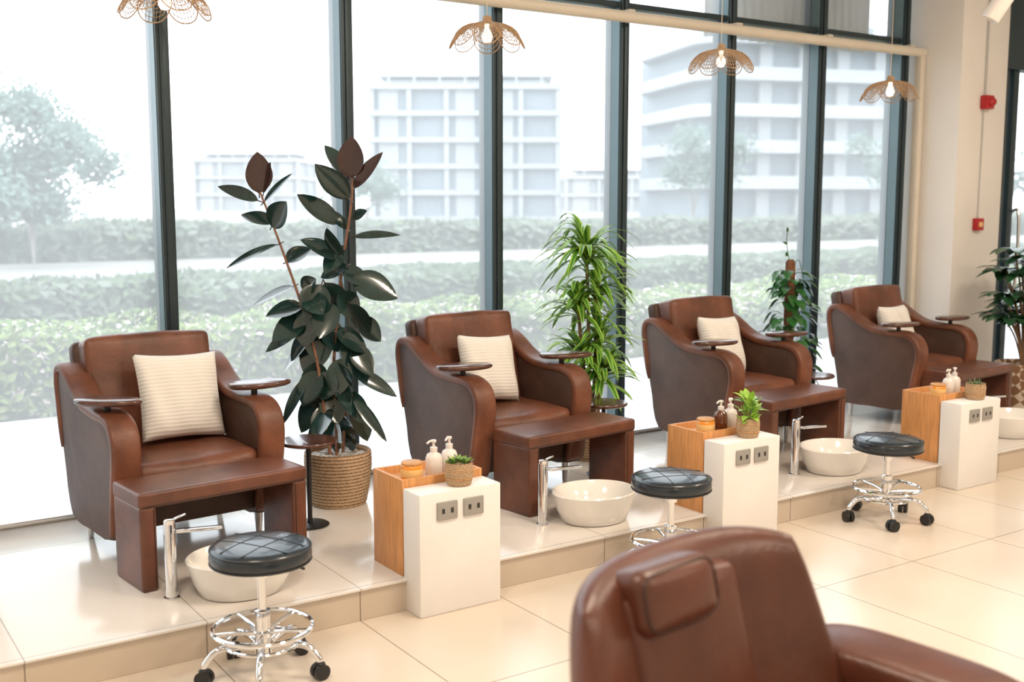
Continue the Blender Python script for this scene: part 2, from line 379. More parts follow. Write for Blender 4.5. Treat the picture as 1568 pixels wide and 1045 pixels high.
def pillow(x,y,z,rz,tilt,roll,sz=.40):
    bm=bmesh.new(); N=28
    def P(u,v,s):
        k=1-.07*(1-v*v)*abs(u)**2 ; k2=1-.07*(1-u*u)*abs(v)**2
        th=.07*(max(0,(1-u**4)*(1-v**4)))**.6
        w=.006*math.sin(9*u+3*v)*th/.07
        return Vector((u*sz/2*k,s*th+w,v*sz/2*k2))
    grid={}
    for s in (-1,1):
        for i in range(N+1):
            for j in range(N+1):
                u=-1+2*i/N; v=-1+2*j/N
                if s==1 and (i in(0,N) or j in (0,N)): grid[(s,i,j)]=grid[(-1,i,j)]
                else: grid[(s,i,j)]=bm.verts.new(P(u,v,s))
        for i in range(N):
            for j in range(N): bm.faces.new([grid[(s,a,b)] for a,b in ((i,j),(i+1,j),(i+1,j+1),(i,j+1))])
    ob=fin('throw_pillow',bm,PILL,None,(x,y,z),ang=170)
    ob.rotation_euler=(Matrix.Rotation(rz,3,'Z')@Matrix.Rotation(tilt,3,'X')@Matrix.Rotation(roll,3,'Y')).to_euler()
R6=math.radians(5)
chairs=[(1.42,4.80,R6,-48,-5),(3.12,4.80,R6,-20,-25),(4.82,4.80,R6,-22,-20),(6.51,4.80,R6,-25,-15)]
for c in chairs: armchair(*c)
def chloc(c,lx,ly,lz):
    a=c[2]; return (c[0]+lx*math.cos(a)-ly*math.sin(a),c[1]+lx*math.sin(a)+ly*math.cos(a),PZ+lz)
for c,(lx,ly,sz,rl) in zip(chairs,[(.06,.02,.39,.05),(-.01,.03,.36,.08),(-.015,.03,.36,.06),(-.025,.03,.34,.02)]):
    px_=chloc(c,lx,ly,.43+sz/2*.98)
    pillow(*px_,c[2]+.05,math.radians(-18),rl,sz)

# ------------------------------------------------------------------ foot bench
def bench(x,y,rz,w=.71,d=.28,h=.385):
    E=empty('foot_bench',(x,y,PZ),rz)
    puff('bench_top',(0,0,h-.03),(w,d,.062),LEAB,E,r=.014)
    for s in (-1,1):
        puff('bench_side_%s'%('l' if s<0 else 'r'),(s*(w/2-.034),0,(h-.055)/2),(.064,d-.006,h-.055),LEAB,E,r=.012)
    bm=bmesh.new()
    yy=-d/2-.0005
    tube_bm(bm,[(-w/2+.012,yy,h-.05),(w/2-.012,yy,h-.05)],.002,6)
    tube_bm(bm,[(-w/2+.055,yy+.003,0.01),(-w/2+.055,yy+.003,h-.065)],.002,6); tube_bm(bm,[(w/2-.055,yy+.003,0.01),(w/2-.055,yy+.003,h-.065)],.002,6)
    fin('bench_stitching',bm,SEAM,E)
for b in ((1.43,4.285),(3.22,4.30),(4.85,4.31),(6.60,4.34)): bench(b[0],b[1],math.radians(6))

# ------------------------------------------------------------------ basin + tap
def basin(x,y):
    E=empty('foot_basin',(x,y,PZ))
    lathe('bowl',[(0,0),(.145,0),(.16,.006),(.185,.06),(.205,.128),(.208,.138),(.203,.143),(.197,.139),(.178,.07),(.15,.03),(0,.022)],CERAM,E,seg=56,sx=1,sy=.86)
    lathe('drain',[(0,.004),(.02,.004),(.022,0),(0,0)],CHROME,E,(0,0,.023),20)
    T=empty('basin_faucet',(x-.25,y+.06,PZ))
    bm=bmesh.new()
    lathe_bm(bm,[(0,0),(.030,0),(.030,.006),(.022,.010),(.022,.285),(.020,.290),(0,.290)],28)
    fin('faucet_body',bm,CHROME,T)
    bm=bmesh.new(); addbox(bm,(.095,-.02,.262),(.17,.026,.014),.005,2,rot=None); 
    fin('spout',bm,CHROME,T,rot=(0,math.radians(2),math.radians(-8)))
    bm=bmesh.new(); addbox(bm,(.03,0,.0),(.075,.014,.007),.003); fin('lever',bm,CHROME,T,(0,0,.298),(0,math.radians(-12),math.radians(10)))
    lathe('handle_cap',[(0,0),(.021,0),(.021,.014),(.016,.018),(0,.018)],CHROME,T,(0,0,.288),24)
for x in (1.42,3.125,4.81,6.50): basin(x,3.95)

# ------------------------------------------------------------------ stool
def stool(x,y,rz,sh=.465):
    E=empty('rolling_stool',(x,y,0),rz)
    R=.168
    prof=[(0,sh-.072),(R-.03,sh-.072),(R-.012,sh-.068),(R,sh-.058),(R+.003,sh-.040),(R,sh-.020),(R-.010,sh-.008),(R-.03,sh-.003),(R*.5,sh+.003),(0,sh+.004)]
    lathe('seat',prof,BVINYL,E,seg=48)
    bm=bmesh.new()
    tube_bm(bm,[Vector((R*math.cos(a),R*math.sin(a),sh-.017)) for a in [2*pi*i/48 for i in range(48)]],.0035,6,closed=True)
    tube_bm(bm,[Vector((R*math.cos(a),R*math.sin(a),sh-.060)) for a in [2*pi*i/48 for i in range(48)]],.0035,6,closed=True)
    for s in (-.045,.045):
        for k in (0,1):
            L=math.sqrt(R*R-s*s)-.012; pts=[]
            for i in range(13):
                t=-1+2*i/12; q=Vector((t*L,s,0)) if k==0 else Vector((s,t*L,0))
                rr=q.length; zz=sh+.004-.001*(rr/(R*.5)) if rr<R*.5 else sh+.003-.006*((rr-R*.5)/(R*.5-.03)) if rr<R-.03 else sh-.004
                q.z=zz; pts.append(q)
            tube_bm(bm,pts,.0018,5)
    fin('seat_piping',bm,BLACK,E)
    bm=bmesh.new()
    lathe_bm(bm,[(0,sh-.074),(.06,sh-.074),(.06,sh-.082),(.026,sh-.09),(.026,sh-.12),(.015,sh-.122),(.015,.235),(.027,.232),(.027,.12),(.034,.115),(.034,.085),(0,.08)],24)
    tube_bm(bm,[Vector((.165*math.cos(a),.165*math.sin(a),.168)) for a in [2*pi*i/48 for i in range(48)]],.0085,8,closed=True)
    tube_bm(bm,[Vector((.125*math.cos(a),.125*math.sin(a),.118)) for a in [2*pi*i/48 for i in range(48)]],.006,8,closed=True)
    for k in range(5):
        a=2*pi*k/5; c,s=math.cos(a),math.sin(a)
        tube_bm(bm,[Vector((r*c,r*s,z)) for r,z in ((.02,.15),(.09,.162),(.165,.168))],.007,8)
        P=catmull([(.02*c,.02*s,.10),(.09*c,.09*s,.115),(.155*c,.155*s,.112),(.195*c,.195*s,.075),(.20*c,.20*s,.062)],5)
        tube_bm(bm,P,.012,10)
    fin('chrome_base',bm,CHROME,E)
    bm=bmesh.new()
    rr=random.Random(int(x*100))
    for k in range(5):
        a=2*pi*k/5; c,s=math.cos(a)*.2,math.sin(a)*.2; t=rr.uniform(0,pi); dx,dy=math.cos(t),math.sin(t)
        for o in (-.013,.013):
            p=Vector((c,s,0.027))+Vector((dx*o,dy*o,0))
            cyl_between(bm,p-Vector((dx*.009,dy*.009,0)),p+Vector((dx*.009,dy*.009,0)),.027,seg=20)
        addbox(bm,(c,s,.046),(.03,.03,.028),.008)
    fin('casters',bm,BLACK,E,ang=50)
    tube('lever',[(.0,.0,sh-.085),(.10,-.06,sh-.10),(.13,-.08,sh-.12)],.005,BLACK,E)
stool(1.31,3.455,.5,.467); stool(3.125,3.42,1.2,.455); stool(4.62,3.46,.2,.43)

# ------------------------------------------------------------------ divider posts with wooden boxes
def small_basket(x,y,z,kind,n='potted_succulent',seed=1):
    E=empty(n,(x,y,z)); rnd=random.Random(seed)
    fn=lambda a,zz:.0022*math.sin(18*a+(pi if int(zz*90)%2 else 0))
    lathe('basket',[(0,0),(.044,0),(.048,.006)]+[(.048+.007*math.sin(i/16*pi*.8),.006+.082*i/16) for i in range(1,17)]+[(.053,.092),(.048,.092),(.044,.076),(0,.074)],BASK2,E,seg=108,fn=fn)
    bm=bmesh.new()
    for zz in (.03,.062): tube_bm(bm,[Vector((.0545*math.cos(a),.0545*math.sin(a),zz)) for a in [2*pi*i/36 for i in range(36)]],.0022,5,closed=True)
    fin('basket_bands',bm,LID,E)
    bm=bmesh.new()
    if kind=='rosette':
        for cx,cy,h in ((0,0,.095),(.02,-.01,.088),(-.022,.012,.088)):
            for k in range(14):
                a=k*2.4; e=.25+.09*(k%7); d=(math.cos(a)*math.cos(e),math.sin(a)*math.cos(e),math.sin(e))
                add_leaf(bm,(cx,cy,h-.008),d,(0,0,1),.05-.001*k,.018,-.2,.4,.7,4,mi=k%2)
        fin('leaves',bm,[SAGE,LIME],E)
    elif kind=='leafy':
        for k in range(40):
            a=rnd.uniform(0,2*pi); e=rnd.uniform(.1,1.3); h=rnd.uniform(.08,.18)
            r=rnd.uniform(.0,.05); b=(r*math.cos(a),r*math.sin(a),h)
            add_leaf(bm,b,(math.cos(a)*math.cos(e),math.sin(a)*math.cos(e),math.sin(e)),(0,0,1),rnd.uniform(.045,.075),.034,.5,.2,.7,5)
        for k in range(8):
            a=k*.8; tube_bm(bm,[(0,0,.07),(.02*math.cos(a),.02*math.sin(a),.11),(.035*math.cos(a),.035*math.sin(a),.15)],.002,5)
        fin('leaves',bm,[LIME],E)
    else:
        for k in range(60):
            a=rnd.uniform(0,2*pi); e=rnd.uniform(.3,1.4)
            add_leaf(bm,(.02*math.cos(a),.02*math.sin(a),.072),(math.cos(a)*math.cos(e),math.sin(a)*math.cos(e),math.sin(e)),(0,0,1),rnd.uniform(.03,.055),.008,.1,.2,.7,3)
        fin('leaves',bm,[SAGE],E)
def bottle(x,y,z,mat,rz=0,h=.105):
    E=empty('pump_bottle',(x,y,z),rz)
    lathe('bottle_body',[(0,0),(.030,0),(.034,.005),(.034,h*.72),(.028,h*.88),(.014,h*.96),(.013,h),(0,h)],mat,E,seg=28)
    bm=bmesh.new(); lathe_bm(bm,[(0,h),(.015,h),(.015,h+.016),(.006,h+.018),(.005,h+.036),(.011,h+.037),(.011,h+.046),(0,h+.047)],18)
    tube_bm(bm,[(0,0,h+.042),(-.022,0,h+.043),(-.036,0,h+.036)],.0045,8)
    fin('pump',bm,BOTTLE,E)
def jar(x,y,z):
    E=empty('amber_jar',(x,y,z))
    lathe('jar_glass',[(0,0),(.039,0),(.044,.004),(.044,.060),(.040,.065),(0,.065)],AMBER,E,seg=30)
    lathe('jar_lid',[(0,.0655),(.041,.0655),(.043,.068),(.043,.074),(.040,.077),(0,.077)],LID,E,seg=30)
    bm=bmesh.new(); lathe_bm(bm,[(.0445,.018),(.0448,.019),(.0448,.048),(.0445,.049)],30); fin('jar_label',bm,LABEL,E)
def post(x0,kind,seed,dark=False):
    w=.372
    P=empty('divider_pillar',(x0+w/2,0,0))
    box('pillar_block',(0,3.664,.245),(w,.134,.49),WHITEP,P,bev=.006)
    for sx in (-.055,.065):
        box('socket_plate',(sx-.01,3.594,.415),(.092,.012,.072),GREYP,P,bev=.004)
        for k in (-.02,.02): box('socket_hole',(sx-.01+k,3.5875,.415),(.012,.003,.02),DARKH,P,bev=.001)
    B=empty('wooden_storage_box',(x0+w/2,0,0))
    y0,y1=3.738,3.985
    bm=bmesh.new(); t=.016; zc=.52
    addbox(bm,(-w/2+t/2,(y0+y1)/2,(PZ+zc)/2),(t,y1-y0,zc-PZ),.0015)
    addbox(bm,(w/2-t/2,(y0+y1)/2,(PZ+zc)/2),(t,y1-y0,zc-PZ),.0015)
    addbox(bm,(0,y1-t/2,(PZ+zc)/2),(w-2*t-.001,t,zc-PZ),.0015)
    addbox(bm,(0,y0+t/2,(PZ+zc)/2),(w-2*t-.001,t,zc-PZ),.0015)
    addbox(bm,(0,(y0+y1)/2,.487),(w-2*t,y1-y0-2*t,.014),.001)
    fin('box_panels',bm,OAK,B)
    z=.4945
    jar(x0+.085,3.81,z)
    bottle(x0+.19,3.815,z,BROWNB if dark else BOTTLE,.2); bottle(x0+.275,3.835,z,BOTTLE,.6)
    small_basket(x0+.215,3.659,.491,kind,seed=seed)
post(2.0,'rosette',3); post(3.61,'leafy',5,True); post(5.43,'spiky',7)

# ------------------------------------------------------------------ side tables
def side_table(x,y):
    E=empty('round_side_table',(x,y,PZ))
    lathe('table_top',[(0,.38),(.115,.38),(.128,.386),(.130,.394),(.126,.40),(0,.402)],TRAY,E,seg=40)
    bm=bmesh.new(); lathe_bm(bm,[(0,0),(.085,0),(.088,.005),(.08,.010),(.014,.014),(.011,.03),(.011,.38),(0,.38)],30); fin('pedestal',bm,BLACK,E)
side_table(1.985,4.60); side_table(3.70,4.60); side_table(5.40,4.62)

# ------------------------------------------------------------------ plants
CAMR=math.radians(-34)
def pot(E,r,h,mat,soil=True,z=0,pebble=False):
    fn=lambda a,zz:.0035*math.sin(36*a+(pi if int(zz*60)%2 else 0))
    prof=[(0,0),(r*.80,0),(r*.84,.01)]+[(r*(.84+.16*math.sin(pi*(i/16)*.62)/.93),.01+(h-.02)*i/16) for i in range(1,17)]+[(r*.98,h),(r*.93,h),(r*.9,h-.03),(0,h-.035)]
    lathe('pot',prof,mat,E,(0,0,z),seg=108,fn=fn)
    if pebble:
        rnd=random.Random(3); bm=bmesh.new()
        for k in range(70):
            a=rnd.uniform(0,2*pi); q=r*.85*math.sqrt(rnd.random()); s=rnd.uniform(.012,.022)
            rr=bmesh.ops.create_icosphere(bm,subdivisions=1,radius=s,matrix=Matrix.Translation((q*math.cos(a),q*math.sin(a),h-.026))@Matrix.Diagonal((1.2,1,.7,1)))
        fin('pebbles',bm,PEB,E)
E=empty('potted_rubber_plant',(2.26,4.88,PZ),CAMR)
pot(E,.16,.265,BASK,pebble=True)
def px(u,v,dy=0): return Vector(((u-518)*.00322,dy,(768-v)*.00318))
bm=bmesh.new()
tube_bm(bm,catmull([px(517,695),px(516,640,.01),px(514,560),px(520,480,.02),px(530,400),px(545,310),px(547,265)],6),.010,8,rfn=lambda t:1-.5*t)
tube_bm(bm,catmull([px(508,695,-.02),px(500,620,-.03),px(490,540,-.03),px(470,460,-.03),px(447,390,-.02),px(430,340,-.02),px(412,290,-.02)],6),.009,8,rfn=lambda t:1-.5*t)
tube_bm(bm,catmull([px(524,695,.03),px(530,620,.05),px(540,540,.05),px(535,470,.05),px(520,400,.05),px(520,370,.05)],6),.008,8,rfn=lambda t:1-.5*t)
fin('stems',bm,STEMR,E)
LV=[(410,292,410,234,34,1),(416,292,428,248,18,1),(416,305,456,264,12,0),(410,303,352,283,16,0),(426,338,379,325,24,0),(428,342,456,306,30,0),
(437,368,369,402,16,0),(447,395,482,376,28,0),(546,270,548,211,34,1),(540,268,506,222,24,0),(543,300,500,252,30,0),(549,285,592,234,16,1),(527,338,466,296,24,0),
(546,330,568,318,14,0),(548,357,615,355,11,0),(524,390,476,362,30,0),(528,385,514,345,24,0),(538,345,512,318,16,0),(530,408,568,428,28,0),(545,418,610,448,36,0),(456,432,396,462,18,0),
(500,428,484,476,40,0),(505,425,528,472,36,0),(470,440,492,420,26,0),(472,462,420,476,30,0),(476,480,429,512,34,0),(540,458,566,506,30,0),(552,478,582,516,26,0),
(490,500,440,562,30,0),(497,510,470,560,34,0),(520,500,562,532,34,0),(492,545,484,616,38,0),(517,545,534,612,40,0),(540,560,604,602,20,0),(530,595,568,640,28,0),(542,600,593,662,15,0),
(474,570,444,636,18,0),(490,600,464,656,30,0),(512,618,490,662,30,0),(528,630,538,688,36,0),(548,612,562,668,26,0),(512,560,500,602,32,0),(480,500,452,545,24,0),(535,500,545,560,32,0),(500,480,520,530,34,0),(495,615,500,668,30,0),(520,580,548,630,32,0),(462,500,418,530,18,0),(520,640,515,690,30,0),
(482,470,474,520,34,0),(487,490,498,548,36,0),(478,445,505,470,30,0),(515,455,500,505,34,0),(525,440,548,480,32,0),(495,560,472,610,34,0),(505,590,520,640,34,0),(530,540,520,595,32,0),(498,470,462,500,30,0),(468,452,486,488,26,0),(540,520,572,566,28,0),(500,640,478,676,26,0),(535,370,510,410,26,0),(538,400,500,418,22,0)]
rnd=random.Random(11); bm=bmesh.new()
for (u0,v0,u1,v1,w,k) in LV:
    dy=rnd.uniform(-.09,.05); a=px(u0,v0,dy*.4); b=px(u1,v1,dy*.4+rnd.uniform(-.10,.05))
    d=b-a; L=d.length
    n=Vector((rnd.uniform(-.8,.6),-1,rnd.uniform(.2,1.8)))
    tube_bm(bm,[a-d*.12,a,a+d*.04],.003,5,mi=1)
    add_leaf(bm,a,d+Vector((0,0,L*.12)),n,L*1.06,w*.0039,.16,.22,.85,10,mi=k,pw=.75)
fin('leaves',bm,[FICUS,FICUSR],E,ang=70)

E=empty('potted_dracaena',(3.88,4.96,PZ),CAMR)
pot(E,.13,.24,BASK)
bm=bmesh.new()
tops=[(-.02,0,1.20),(.04,.03,1.0),(-.07,-.03,.92),(.06,0,.72),(-.04,-.03,.62),(.07,-.04,.52)]
for t in tops:
    tube_bm(bm,catmull([(t[0]*.3,t[1]*.3,.2),(t[0]*.6+.01,t[1]*.5,t[2]*.5),t],6),.010,8)
fin('canes',bm,STEM,E)
bm=bmesh.new(); rnd=random.Random(5)
for ti,t in enumerate(tops):
    n=68 if ti==0 else 44
    for k in range(n):
        a=k*2.399+rnd.uniform(-.2,.2); e=math.radians(rnd.uniform(-5,75)); h=rnd.uniform(-.10,.02)
        d=Vector((math.cos(a)*math.cos(e),math.sin(a)*math.cos(e),math.sin(e)))
        L=rnd.uniform(.28,.39)*(1 if ti==0 else .82)
        add_leaf(bm,Vector(t)+Vector((0,0,h)),d,(0,0,1),L,.038,rnd.uniform(.6,1.2),.35,.6,9,mi=0,edge=1,pw=.5)
fin('leaves',bm,[DRG,DRY],E,ang=70)

def heart(bm,p,d,n,L,W,bend=.4):
    add_leaf(bm,p,d,n,L,W,bend,.2,.55,7,pw=.7)
E=empty('potted_pothos',(5.56,4.98,PZ),CAMR)
pot(E,.13,.22,BASK)
lathe('moss_pole',[(0,.15),(.032,.15),(.034,.6),(.032,1.08),(.02,1.10),(0,1.10)],MOSS,E,seg=20)
bm=bmesh.new(); rnd=random.Random(8)
for k in range(140):
    z=rnd.uniform(.30,1.02); a=rnd.uniform(0,2*pi); spread=.03+.12*max(0,(.85-z))
    b=Vector((math.cos(a)*spread,math.sin(a)*spread,z)); e=rnd.uniform(-.5,.5)
    q=b+Vector((math.cos(a),math.sin(a),.3))*rnd.uniform(.02,.10)*(1.4-z*.7)
    tube_bm(bm,[b,(b+q)/2+Vector((0,0,.01)),q],.002,5)
    heart(bm,q,(math.cos(a)*.7,math.sin(a)*.7,-.5+e),(math.cos(a),math.sin(a),.6),rnd.uniform(.08,.12),rnd.uniform(.055,.08))
tube_bm(bm,catmull([(0,0,1.05),(-.02,0,1.15),(-.03,.0,1.24),(-.02,0,1.30)],5),.0025,5)
tube_bm(bm,catmull([(0.01,0,1.05),(.05,0,1.1),(.07,0,1.05),(.09,.0,.98)],5),.0025,5)
for zz in (1.12,1.2,1.28): heart(bm,(-.025,0,zz),(rnd.uniform(-1,1),-.3,.8),(0,-1,0),.04,.018)
fin('vines',bm,POTH,E,ang=70)

E=empty('potted_umbrella_plant',(7.38,4.42,PZ),CAMR)
pot(E,.19,.34,DIAM)
bm=bmesh.new(); bs=bmesh.new(); rnd=random.Random(21)
for k in range(24):
    a=rnd.uniform(0,2*pi); h=rnd.uniform(.5,1.2); r=rnd.uniform(.06,.20)
    if k<4: a=pi+rnd.uniform(-.5,.5); r=.16; h=(1.0,.82,.66,1.15)[k]
    tip=Vector((r*math.cos(a),r*math.sin(a),h))
    tube_bm(bs,catmull([(0,0,.28),(tip.x*.4,tip.y*.4,.28+(h-.28)*.6),tip],6),.006,6)
    for j in range(8):
        b=a+2*pi*j/8; add_leaf(bm,tip,(math.cos(b),math.sin(b),rnd.uniform(-.1,.3)),(0,0,1),rnd.uniform(.17,.24),.09,.45,.2,.9,7)
fin('stems',bs,STEM,E); fin('leaves',bm,PALM,E,ang=70)

# ------------------------------------------------------------------ pendants
def pendant_mesh():
    bm=bmesh.new(); zf=lambda r:.075-1.2*r*r-55*r**4
    def pt(th,rad,tan):
        c,s=math.cos(th),math.sin(th); x=rad*c-tan*s; y=rad*s+tan*c; r=math.hypot(rad,tan*.3); return Vector((x,y,zf(r)+.0))
    NP=8
    for k in range(NP):
        th=2*pi*k/NP
        for sc in (1,.84,.68,.52,.36,.2):
            pts=[]
            for i in range(30):
                a=2*pi*i/30; ca=math.copysign(abs(math.cos(a))**.75,math.cos(a)); sa=math.copysign(abs(math.sin(a))**.85,math.sin(a))
                rad=.128+(.070*ca)*sc; tan=.070*sc*sa*(1+.22*ca)
                pts.append(pt(th,rad,tan))
            tube_bm(bm,pts,.0030 if sc==1 else .0015,5,closed=True)
        for j in range(-4,5):
            f=j/4.5; pts=[]
            for i in range(7):
                t=i/6; rad=.06+(.07*math.sqrt(max(0,1-f*f))+.068)*t; tan=.072*f*min(1,.35+t*.85)
                pts.append(pt(th,rad,tan))
            tube_bm(bm,pts,.0013,4)
    for r in (.060,.045,.03): tube_bm(bm,[Vector((r*math.cos(a),r*math.sin(a),zf(r)+.002)) for a in [2*pi*i/24 for i in range(24)]],.0028,5,closed=True)
    for k in range(16):
        a=2*pi*k/16; tube_bm(bm,[Vector((r*math.cos(a),r*math.sin(a),zf(r)+.002)) for r in (.02,.045,.075)],.0016,4)
    lathe_bm(bm,[(0,.11),(.018,.11),(.024,.10),(.028,.078),(.034,.074),(.034,.070),(0,.070)],20)
    bmesh.ops.recalc_face_normals(bm,faces=bm.faces)
    me=bpy.data.meshes.new('pendant_shade'); bm.to_mesh(me); bm.free(); me.materials.append(RATTAN)
    me.polygons.foreach_set('use_smooth',[True]*len(me.polygons)); return me
PM=pendant_mesh()
for i,(x,z) in enumerate(((1.53,2.47),(3.215,2.46),(4.91,2.45),(6.53,2.36))):
    E=empty('rattan_pendant_lamp',(x,5.0,z),.2*i)
    sh=bpy.data.objects.new('shade',PM); S.collection.objects.link(sh); sh.parent=E
    tube('cord',[(0,0,.11),(0,0,CH-z)],.0025,CREAM,E,6)
    lathe('lamp_bulb',[(0,-.030),(.018,-.025),(.027,-.008),(.028,.008),(.020,.03),(.013,.045),(.013,.070),(0,.070)],BULB,E,seg=20)
E=empty('ceiling_spotlight',(5.72,3.70,2.66))
lathe('spot_body',[(0,.10),(.045,.10),(.05,.09),(.05,-.06),(.044,-.065),(.04,-.05),(0,-.045)],BOTTLE,E,seg=28,rot=(math.radians(25),math.radians(20),0))
tube('spot_rod',[(0,0,.08),(0,0,CH-2.66)],.01,BOTTLE,E)

# ------------------------------------------------------------------ foreground recliner
E=empty('leather_recliner',(1.36,1.53,0),math.radians(10))
bm=bmesh.new(); NS,NT=40,34
def CS(s,t):
    z=.36+.60*t; w=.425-.112*t**1.2
    y=.15*(t-1)-.10*abs(s)**2.4
    return Vector((w*s,y,z-.03*abs(s)**5*t))
G={}
for side in (-1,1):
    for i in range(NS+1):
        for j in range(NT+1):
            s=math.sin(pi/2*(-1+2*i/NS)); t=math.sin(pi/2*(j/NT))
            c=CS(s,t)
            Eg=math.sqrt(max(0,(1-abs(s)**10)*(1-t**14)))
            c.y+=side*.055*Eg
            G[(side,i,j)]=bm.verts.new(c)
    for i in range(NS):
        for j in range(NT): bm.faces.new([G[(side,a,b)] for a,b in ((i,j),(i+1,j),(i+1,j+1),(i,j+1))])
bmesh.ops.remove_doubles(bm,verts=bm.verts,dist=.0004)
fin('recliner_back',bm,LEAF_,E,ang=80)
rt=math.radians(-14)
puff('recliner_back_cushion',(-.03,-.128,.645),(.33,.08,.56),LEAF_,E,rot=(rt,0,0),r=.03,bulge=.08,wr=.004)
HC=Vector((-.078,-.080,.900))
puff('recliner_headrest',HC,(.215,.10,.118),LEAF_,E,rot=(rt,0,0),r=.03,bulge=.12,wr=.003)
loop=[]
for cx,cz,a0 in ((.10-.03,.05-.03,0),(-.10+.03,.05-.03,pi/2),(-.10+.03,-.05+.03,pi),(.10-.03,-.05+.03,1.5*pi)):
    for i in range(5):
        a=a0+pi/2*i/4; loop.append(Matrix.Rotation(rt,3,'X')@Vector((cx+.03*math.cos(a),-.046,cz+.03*math.sin(a)))+HC)
tube('headrest_piping',loop,.0025,SEAM,E,6,closed=True)
puff('recliner_seat',(0,-.40,.40),(.56,.52,.16),LEAF_,E,r=.05,bulge=.1)
puff('recliner_base',(0,-.30,.20),(.62,.62,.26),LEAF_,E,r=.04)
for s in (-1,1):
    path=[(.0,.59),(-.07,.635),(-.16,.655),(-.32,.655),(-.46,.645),(-.54,.61),(-.56,.53),(-.55,.38),(-.54,.2)]
    band_yz('recliner_arm_%s'%('l' if s<0 else 'r'),path,s*.445,.09,.09,LEAF_,E)
    extrude_yz('recliner_side_%s'%('l' if s<0 else 'r'),[(0,.08),(.0,.57),(-.15,.625),(-.45,.61),(-.53,.54),(-.52,.08)],s*.445-.06,s*.445+.06,LEAF_,E,bev=.012,smoothn=0)
lathe('recliner_foot',[(0,0),(.25,0),(.25,.02),(.06,.03),(.05,.08),(0,.08)],STEEL,E,(0,-.28,0),40)

# ------------------------------------------------------------------ exterior
PAVE=M('paving_pale',(.50,.49,.48),.8,nz=.08,nscale=1.5)
LAND=M('sandy_ground',(.25,.24,.22),.9,nz=.12,nscale=.3)
LAWN=M('lawn',(.17,.20,.13),.9,nz=.2,nscale=.8)
ROAD=M('road_asphalt',(.23,.225,.23),.9,nz=.08,nscale=.5)
HCORE=M('hedge_core',(.06,.09,.04),.95,nz=.3,nscale=5,spec=.1)
HLEAF=M('hedge_leaves',(.12,.19,.06),.8,nz=.35,nscale=3,spec=.2)
HLEAF2=M('hedge_leaves_light',(.22,.29,.10),.8,nz=.3,nscale=3,spec=.2)
HFLOW=M('hedge_blossom',(.55,.48,.47),.8,nz=.1,nscale=3,spec=.2)
HFAR=M('hedge_far_leaves',(.11,.15,.09),.9,nz=.2,nscale=2,spec=.1)
HFAR2=M('treeline_leaves_hazed',(.17,.20,.16),.9,nz=.15,nscale=1,spec=.1)  # paler, greyer green: distance haze put into the leaf colour
TREE=M('tree_foliage',(.14,.20,.17),.9,nz=.2,nscale=2,spec=.1)
BARK=M('tree_bark',(.25,.23,.22),.9,nz=.2)
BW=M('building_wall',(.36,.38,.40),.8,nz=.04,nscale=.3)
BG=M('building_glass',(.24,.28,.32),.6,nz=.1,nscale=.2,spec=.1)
BWF=M('distant_wall_hazed',(.37,.38,.39),.8,nz=.04,nscale=.3)  # aerial haze of the far buildings mixed into the wall colour
BGF=M('distant_glass_hazed',(.31,.33,.35),.8,nz=.04,nscale=.3,spec=.1)  # lightened likewise, haze carried by the base colour
def ground(name,x0,x1,y0,y1,z,mat,th=.05):
    bm=bmesh.new(); addbox(bm,((x0+x1)/2,(y0+y1)/2,z-th/2),(x1-x0,y1-y0,th)); return fin(name,bm,mat,smooth=False)
ground('ground_outside',-150,350,5.5,350,-.12,LAND)
ground('pavement_outside',-30,60,5.47,8.2,.09,PAVE,.2)
ground('lawn_outside',-60,90,10.4,14.6,-.04,LAWN)
ground('road_outside',-100,160,18,27,-.06,ROAD)
def tris(name,T,mats,idx,parent=None):
    vs=[];fs=[]
    for t in T:
        n=len(vs); vs.extend(t); fs.append(tuple(range(n,n+len(t))))
    me=bpy.data.meshes.new(name); me.from_pydata(vs,[],fs)
    for m in mats: me.materials.append(m)
    me.polygons.foreach_set('material_index',idx); me.update()
    ob=bpy.data.objects.new(name,me); S.collection.objects.link(ob)
    if parent: ob.parent=parent
    return ob
def leafquad(p,s,rnd):
    u=Vector((rnd.gauss(0,1),rnd.gauss(0,1),rnd.gauss(0,1))).normalized(); w=u.orthogonal().normalized()
    return [tuple(p+u*s),tuple(p+w*s*.6),tuple(p-u*s),tuple(p-w*s*.6)]
